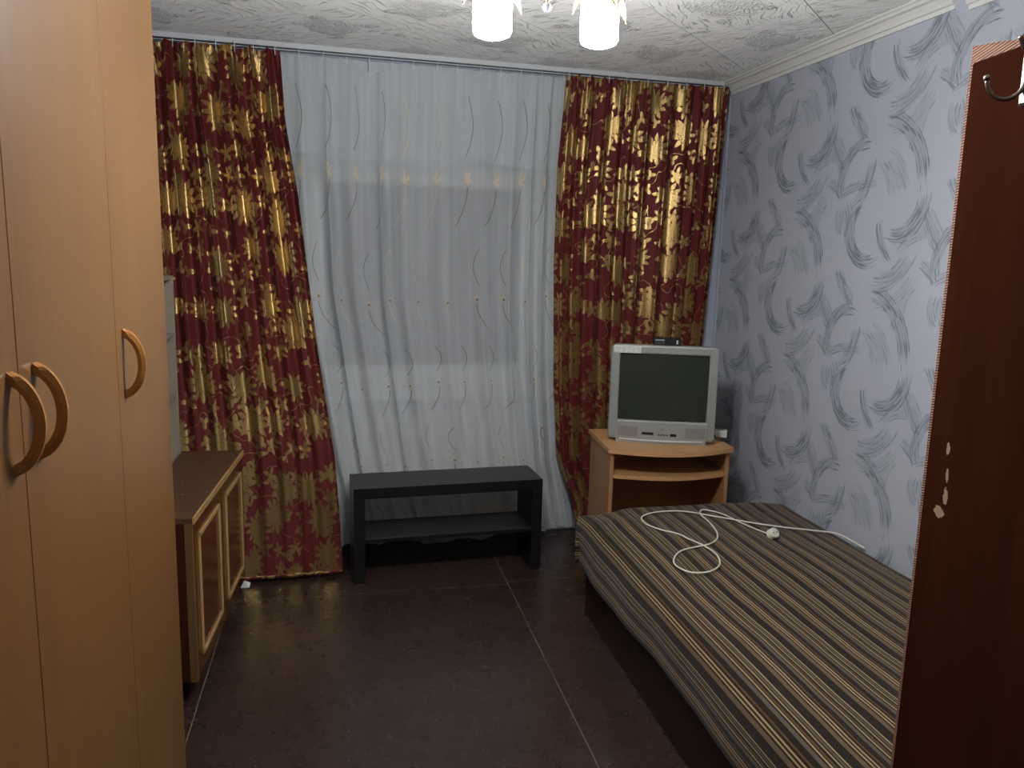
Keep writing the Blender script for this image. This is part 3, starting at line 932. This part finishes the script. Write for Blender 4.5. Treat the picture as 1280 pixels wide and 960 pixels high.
# set-top box on the television
sb = thing('set_top_box', 'small black set-top box on top of the silver television', 'set-top box', (1.448, 3.375 + .008, .658 + Hh - .001), ta)
obj('body', bx(-.062, .062, .012, .09, 0, .032, .002), M['darkplastic'], sb)
obj('display', bx(-.056, -.014, .0105, .013, .021, .027), M['led'], sb)
for k in range(4): obj('button', bx(-.054 + k * .011, -.048 + k * .011, .0105, .013, .008, .014), M['rear'], sb)
obj('socket', bx(.040, .047, .0105, .013, .008, .025), M['white'], sb)

# power strip and black lead on the stand beside the television
ps = thing('power_strip', 'white power strip on the stand right of the television', 'power strip', (1.755, 3.48, .658), -.5)
obj('body', bx(-.06, .06, -.022, .022, 0, .036, .006, 2), M['white'], ps)
for k in (-1, 1):
    obj('socket', lathe([(.016, 0), (.016, .0012), (.012, .0012), (.012, .0006)], 16), M['silver2'], ps, loc=(k * .03, 0, .036))
bl = obj('cable', tube(smooth_path([(1.70, 3.60, .84), (1.70, 3.52, .80), (1.705, 3.44, .74), (1.715, 3.37, .672), (1.78, 3.36, .668), (1.80, 3.42, .664)]), .0035, 6), M['blackcable'])
tag(bl, 'black cable drooping from the television over the white power strip', 'cable')

# ------------------------------------------------------------------ bed
bed = thing('bed', 'low bed with dark board base under the striped bedspread', 'bed', (1.005, 1.17, 0))
BW, BLn = .955, 1.90
obj('side_board', bx(0, .018, 0, BLn, 0.0, .25, .001), M['bed_base'], bed)
obj('side_board', bx(BW - .018, BW, 0, BLn, 0.0, .25, .001), M['bed_base'], bed)
obj('end_board', bx(.018, BW - .018, BLn - .018, BLn, 0.0, .25, .001), M['bed_base'], bed)
obj('end_board', bx(.018, BW - .018, 0, .018, 0.0, .25, .001), M['bed_base'], bed)
obj('slat_base', bx(.018, BW - .018, .018, BLn - .018, .22, .235), M['bed_base'], bed)
obj('mattress', bx(.012, BW - .005, .02, BLn + .06, .251, .405, .03, 3), M['mattress'], bed)

def spread():
    rng = np.random.RandomState(2)
    y0, y1 = 1.18, 3.20
    # cross section: list of (x, z), from the left hem over the top to the wall side
    prof = [(.982, .215), (.983, .30), (.988, .36), (1.004, .395), (1.03, .414), (1.07, .422), (1.25, .427), (1.6, .429), (1.85, .425), (1.93, .418), (1.962, .405), (1.974, .37)]
    pr = np.array(prof); d = np.concatenate([[0], np.cumsum(np.linalg.norm(np.diff(pr, axis=0), axis=1))])
    nu = 200; s = np.linspace(0, d[-1], nu)
    px_, pz_ = np.interp(s, d, pr[:, 0]), np.interp(s, d, pr[:, 1])
    for _ in range(3):
        px_[1:-1] = (px_[:-2] + 2 * px_[1:-1] + px_[2:]) / 4; pz_[1:-1] = (pz_[:-2] + 2 * pz_[1:-1] + pz_[2:]) / 4
    ys_ = np.concatenate([np.linspace(y0, 3.06, 110), np.linspace(3.07, y1, 18)])
    P = np.zeros((len(ys_) + 8, nu, 3)); UV = np.zeros((len(ys_) + 8, nu, 2))
    side = np.clip((.20 - s) / .12, 0, 1)                      # 1 on the hanging side
    topm = 1 - np.clip((.30 - s) / .12, 0, 1)
    for j, y in enumerate(ys_):
        wob = .003 * np.sin(y * 5 + px_ * 5) + .002 * np.sin(y * 9 - px_ * 9 + 1) + .0006 * np.sin(y * 31 + px_ * 3)
        P[j, :, 0] = px_ + side * (.006 * np.sin(y * 6.0 + 1) * (1 - s / .22) + .002 * np.sin(y * 17)) - side * .004
        hem = .012 * (2.86 - y) / 1.2 + .006 * np.sin(y * 4.0) + .002 * np.sin(y * 15)
        P[j, :, 2] = pz_ + wob * topm + np.clip(1 - s / .2, 0, 1) * hem
        yy = np.full(nu, y)
        over = max(0.0, y - 3.10)
        # beyond the foot of the mattress the side of the cloth swings outwards as a loose ear
        P[j, :, 0] -= side * over * .16
        yy = yy - side * over * .95
        P[j, :, 2] -= topm * 1.1 * max(0, y - 3.15) ** 1.6 * 5.0
        corner = np.exp(-((s - .26) / .09) ** 2) * np.clip((y - 3.02) / .15, 0, 1)
        P[j, :, 2] -= .022 * corner
        rc = np.clip((s - (d[-1] - .30)) / .30, 0, 1) * np.clip((y - 3.05) / .15, 0, 1)
        yy = yy - .07 * rc ** 2
        lc = np.clip((.46 - s) / .2, 0, 1) * topm * np.clip((y - 3.0) / .2, 0, 1)
        yy = yy - .05 * lc ** 2
        P[j, :, 1] = yy; UV[j, :, 0] = s; UV[j, :, 1] = y
    n0 = len(ys_)
    for k in range(8):                                          # flap hanging at the foot
        t = (k + 1) / 8; P[n0 + k] = P[n0 - 1]
        P[n0 + k, :, 2] -= topm * t * .17
        P[n0 + k, :, 1] += topm * .008 * math.sin(t * 3) ; P[n0 + k, :, 0] -= side * t * .004
        P[n0 + k, :, 1] -= side * t * .004
        UV[n0 + k, :, 0] = s; UV[n0 + k, :, 1] = y1 + t * .17
    return P, UV
P, UV = spread()
bs = grid_obj('bedspread', P, UV, M['bedspread'])
sol = bs.modifiers.new('thickness', 'SOLIDIFY'); sol.thickness = .004; sol.offset = 1
tag(bs, 'brown, cream and grey striped bedspread draped over the bed', 'bedspread')

# white extension lead lying on the bed
ZC = .4355
ec = thing('extension_cord', 'white extension cord looped on the striped bedspread', 'extension cord', (1.6, 2.72, ZC))
pts = [(1.645, 2.735), (1.62, 2.80), (1.60, 2.87), (1.575, 2.985), (1.545, 3.035), (1.50, 3.04), (1.468, 2.98), (1.46, 2.88), (1.447, 2.79), (1.41, 2.715), (1.355, 2.668), (1.285, 2.645), (1.215, 2.615), (1.16, 2.545), (1.145, 2.485), (1.17, 2.425), (1.235, 2.42), (1.30, 2.47), (1.335, 2.56), (1.33, 2.65), (1.30, 2.74), (1.285, 2.79), (1.235, 2.845), (1.20, 2.92), (1.21, 2.995), (1.26, 3.04), (1.34, 3.06), (1.43, 3.045), (1.53, 2.965), (1.66, 2.86), (1.76, 2.795), (1.84, 2.755), (1.92, 2.705), (1.955, 2.66), (1.975, 2.60)]
P3 = [(x - 1.6, y - 2.72, .004 + (.006 if 4 < i < 8 else 0) - (.0 if x < 1.93 else (x - 1.93) * .55)) for i, (x, y) in enumerate(pts)]
obj('cord', tube(smooth_path(P3, 7), 0.0031, 7), M['cable'], ec, True)
bm = lathe([(.019, -.004), (.021, 0), (.021, .022), (.019, .026)], 20)
so = obj('socket', bm, M['cable'], ec, False, loc=(.042, 0.0, .008)); so.rotation_euler = (.9, 0, .35)
bm = lathe([(.0165, .0255), (.0165, .0268)], 20); obj('socket_face', bm, M['white'], so)
for k in (-1, 1):
    obj('contact_hole', lathe([(.003, .0265), (.003, .0273)], 10), M['darkplastic'], so, loc=(k * .0085, 0, 0))

# ------------------------------------------------------------------ dark door leaf, open, in front of the bed
DH = 1.832
da = math.atan2(1.165 - 1.0, .985 - .962) - PI / 2
dr = bpy.data.objects.new('door_1', None); C.objects.link(dr); dr['kind'] = 'structure'
dr.location = (.985, 1.16, 0); dr.rotation_euler = (0, 0, da)
LEN = .86
obj('leaf', bx(0, .036, -LEN, 0, .008, DH, .004, 2), M['door'], dr)
# ribbed draught tape: one length along the free edge, one flap over the top
bm = bmesh.new()
bx(.003, .016, -.005, .012, .008, DH - .029, .003, 1, bm)
obj('edge_tape', bm, M['woven'], dr)
prism([(-.16, DH - .03), (.012, DH - .03), (.012, DH + .028), (-.05, DH + .020), (-.16, DH + .001)], .006, .012, bm := bmesh.new(), axis='x')
obj('top_tape', bm, M['woven'], dr)
hk = obj('coat_hook', bx(-.006, 0, -.150, -.127, 1.743, 1.828, .004, 2), M['chrome'], dr)
hp = smooth_path([(-.004, -.137, 1.773), (-.012, -.136, 1.760), (-.026, -.134, 1.752), (-.042, -.131, 1.754), (-.052, -.128, 1.766), (-.055, -.127, 1.778)], 6)
obj('prong', tube(hp, [.005] + [.0034] * (len(hp) - 2) + [.003], 8), M['chrome'], hk, True)
obj('prong_tip', lathe([(.001, -.005), (.0045, -.003), (.005, 0), (.0045, .003), (.001, .005)], 10, at=(-.0555, -.127, 1.781)), M['chrome'], hk, True)
hp = smooth_path([(-.004, -.139, 1.816), (-.012, -.139, 1.824), (-.02, -.139, 1.838)], 6)
obj('prong', tube(hp, [.005] * len(hp), 8), M['chrome'], hk, True)
obj('screw', lathe([(.0035, 0), (.0035, .0015), (.001, .002)], 10), M['darkplastic'], hk, loc=(-.006, -.1385, 1.790), rot=(0, -PI / 2, 0))

# ------------------------------------------------------------------ chandelier
ch = thing('chandelier', 'lit chandelier with frosted cylinder shades hanging from the ceiling', 'chandelier', (.4455, 1.8, H))
obj('canopy', lathe([(.055, 0), (.055, -.012), (.035, -.03), (.012, -.04)], 24), M['brass'], ch, True)
obj('stem', lathe([(.008, -.03), (.008, -.33), (.02, -.30), (.024, -.315), (.018, -.335), (.006, -.345)], 16), M['brass'], ch, True)
obj('finial', lathe([(.003, -.34), (.004, -.348), (.008, -.350), (.0105, -.357), (.008, -.364), (.003, -.367)], 14), M['ball'], ch, True)
for k in range(2):
    a = math.radians(180 * k); r = .1205
    dx, dy = math.cos(a), math.sin(a)
    arm = obj('arm', tube(smooth_path([(dx * .012, dy * .012, -.30), (dx * .05, dy * .05, -.305), (dx * .09, dy * .09, -.275), (dx * r, dy * r, -.265), (dx * r, dy * r, -.30)], 5), .005, 8), M['brass'], ch, True)
    obj('holder', lathe([(.008, 0), (.014, -.006), (.014, -.026)], 16, at=(dx * r, dy * r, -.295)), M['brass'], arm, True)
    sh_ = obj('shade', lathe([(.0425, -.322), (.0425, -.415), (.038, -.424), (.026, -.429), (.010, -.431)], 28, at=(dx * r, dy * r, 0), cap=False), M['lit'], ch, True)
    obj('bulb', lathe([(.010, -.345), (.026, -.340), (.030, -.332), (.026, -.324), (.010, -.3195)], 20, at=(dx * r, dy * r, 0)), M['bulb'], sh_, True)
    for q in range(4):
        b_ = a + q * PI / 2 + .25
        bm = bmesh.new(); rows = []
        for i in range(7):
            t = i / 6; rad_ = .0435 + .026 * t; zz = -.335 - .012 * t - .026 * t * t; hw = .024 * (1 - t) ** .8 + .0008
            rows.append([Vector((dx * r + rad_ * math.cos(b_) - w * hw * math.sin(b_), dy * r + rad_ * math.sin(b_) + w * hw * math.cos(b_), zz + .004 * w * w)) for w in (-1, 0, 1)])
        V_ = [[bm.verts.new(p) for p in R_] for R_ in rows]; V2 = [[bm.verts.new(p + Vector((0, 0, .003))) for p in R_] for R_ in rows]
        for i in range(6):
            for w in range(2):
                bm.faces.new((V_[i][w], V_[i][w + 1], V_[i + 1][w + 1], V_[i + 1][w])); bm.faces.new((V2[i][w], V2[i + 1][w], V2[i + 1][w + 1], V2[i][w + 1]))
            bm.faces.new((V_[i][0], V_[i + 1][0], V2[i + 1][0], V2[i][0])); bm.faces.new((V_[i][2], V2[i][2], V2[i + 1][2], V_[i + 1][2]))
        bm.faces.new((V_[0][0], V2[0][0], V2[0][1], V_[0][1])); bm.faces.new((V_[0][1], V2[0][1], V2[0][2], V_[0][2]))
        bm.faces.new((V_[6][0], V_[6][1], V2[6][1], V2[6][0])); bm.faces.new((V_[6][1], V_[6][2], V2[6][2], V2[6][1]))
        obj('petal', bm, M['petal'], sh_, True)

# ------------------------------------------------------------------ litter on the floor by the cabinet
bm = bmesh.new()
v = [bm.verts.new(p) for p in ((-.02, -.012, 0.0005), (.018, -.016, .001), (.022, .012, .012), (-.006, .018, .022), (0.0, .0, .016))]
for f in ((0, 1, 4), (1, 2, 4), (2, 3, 4), (3, 0, 4), (0, 3, 2, 1)): bm.faces.new([v[i] for i in f])
tag(obj('paper_scrap', bm, M['scrap'], loc=(-.432, 3.56, 0)), 'crumpled white paper scrap on the floor by the cabinet corner', 'paper')
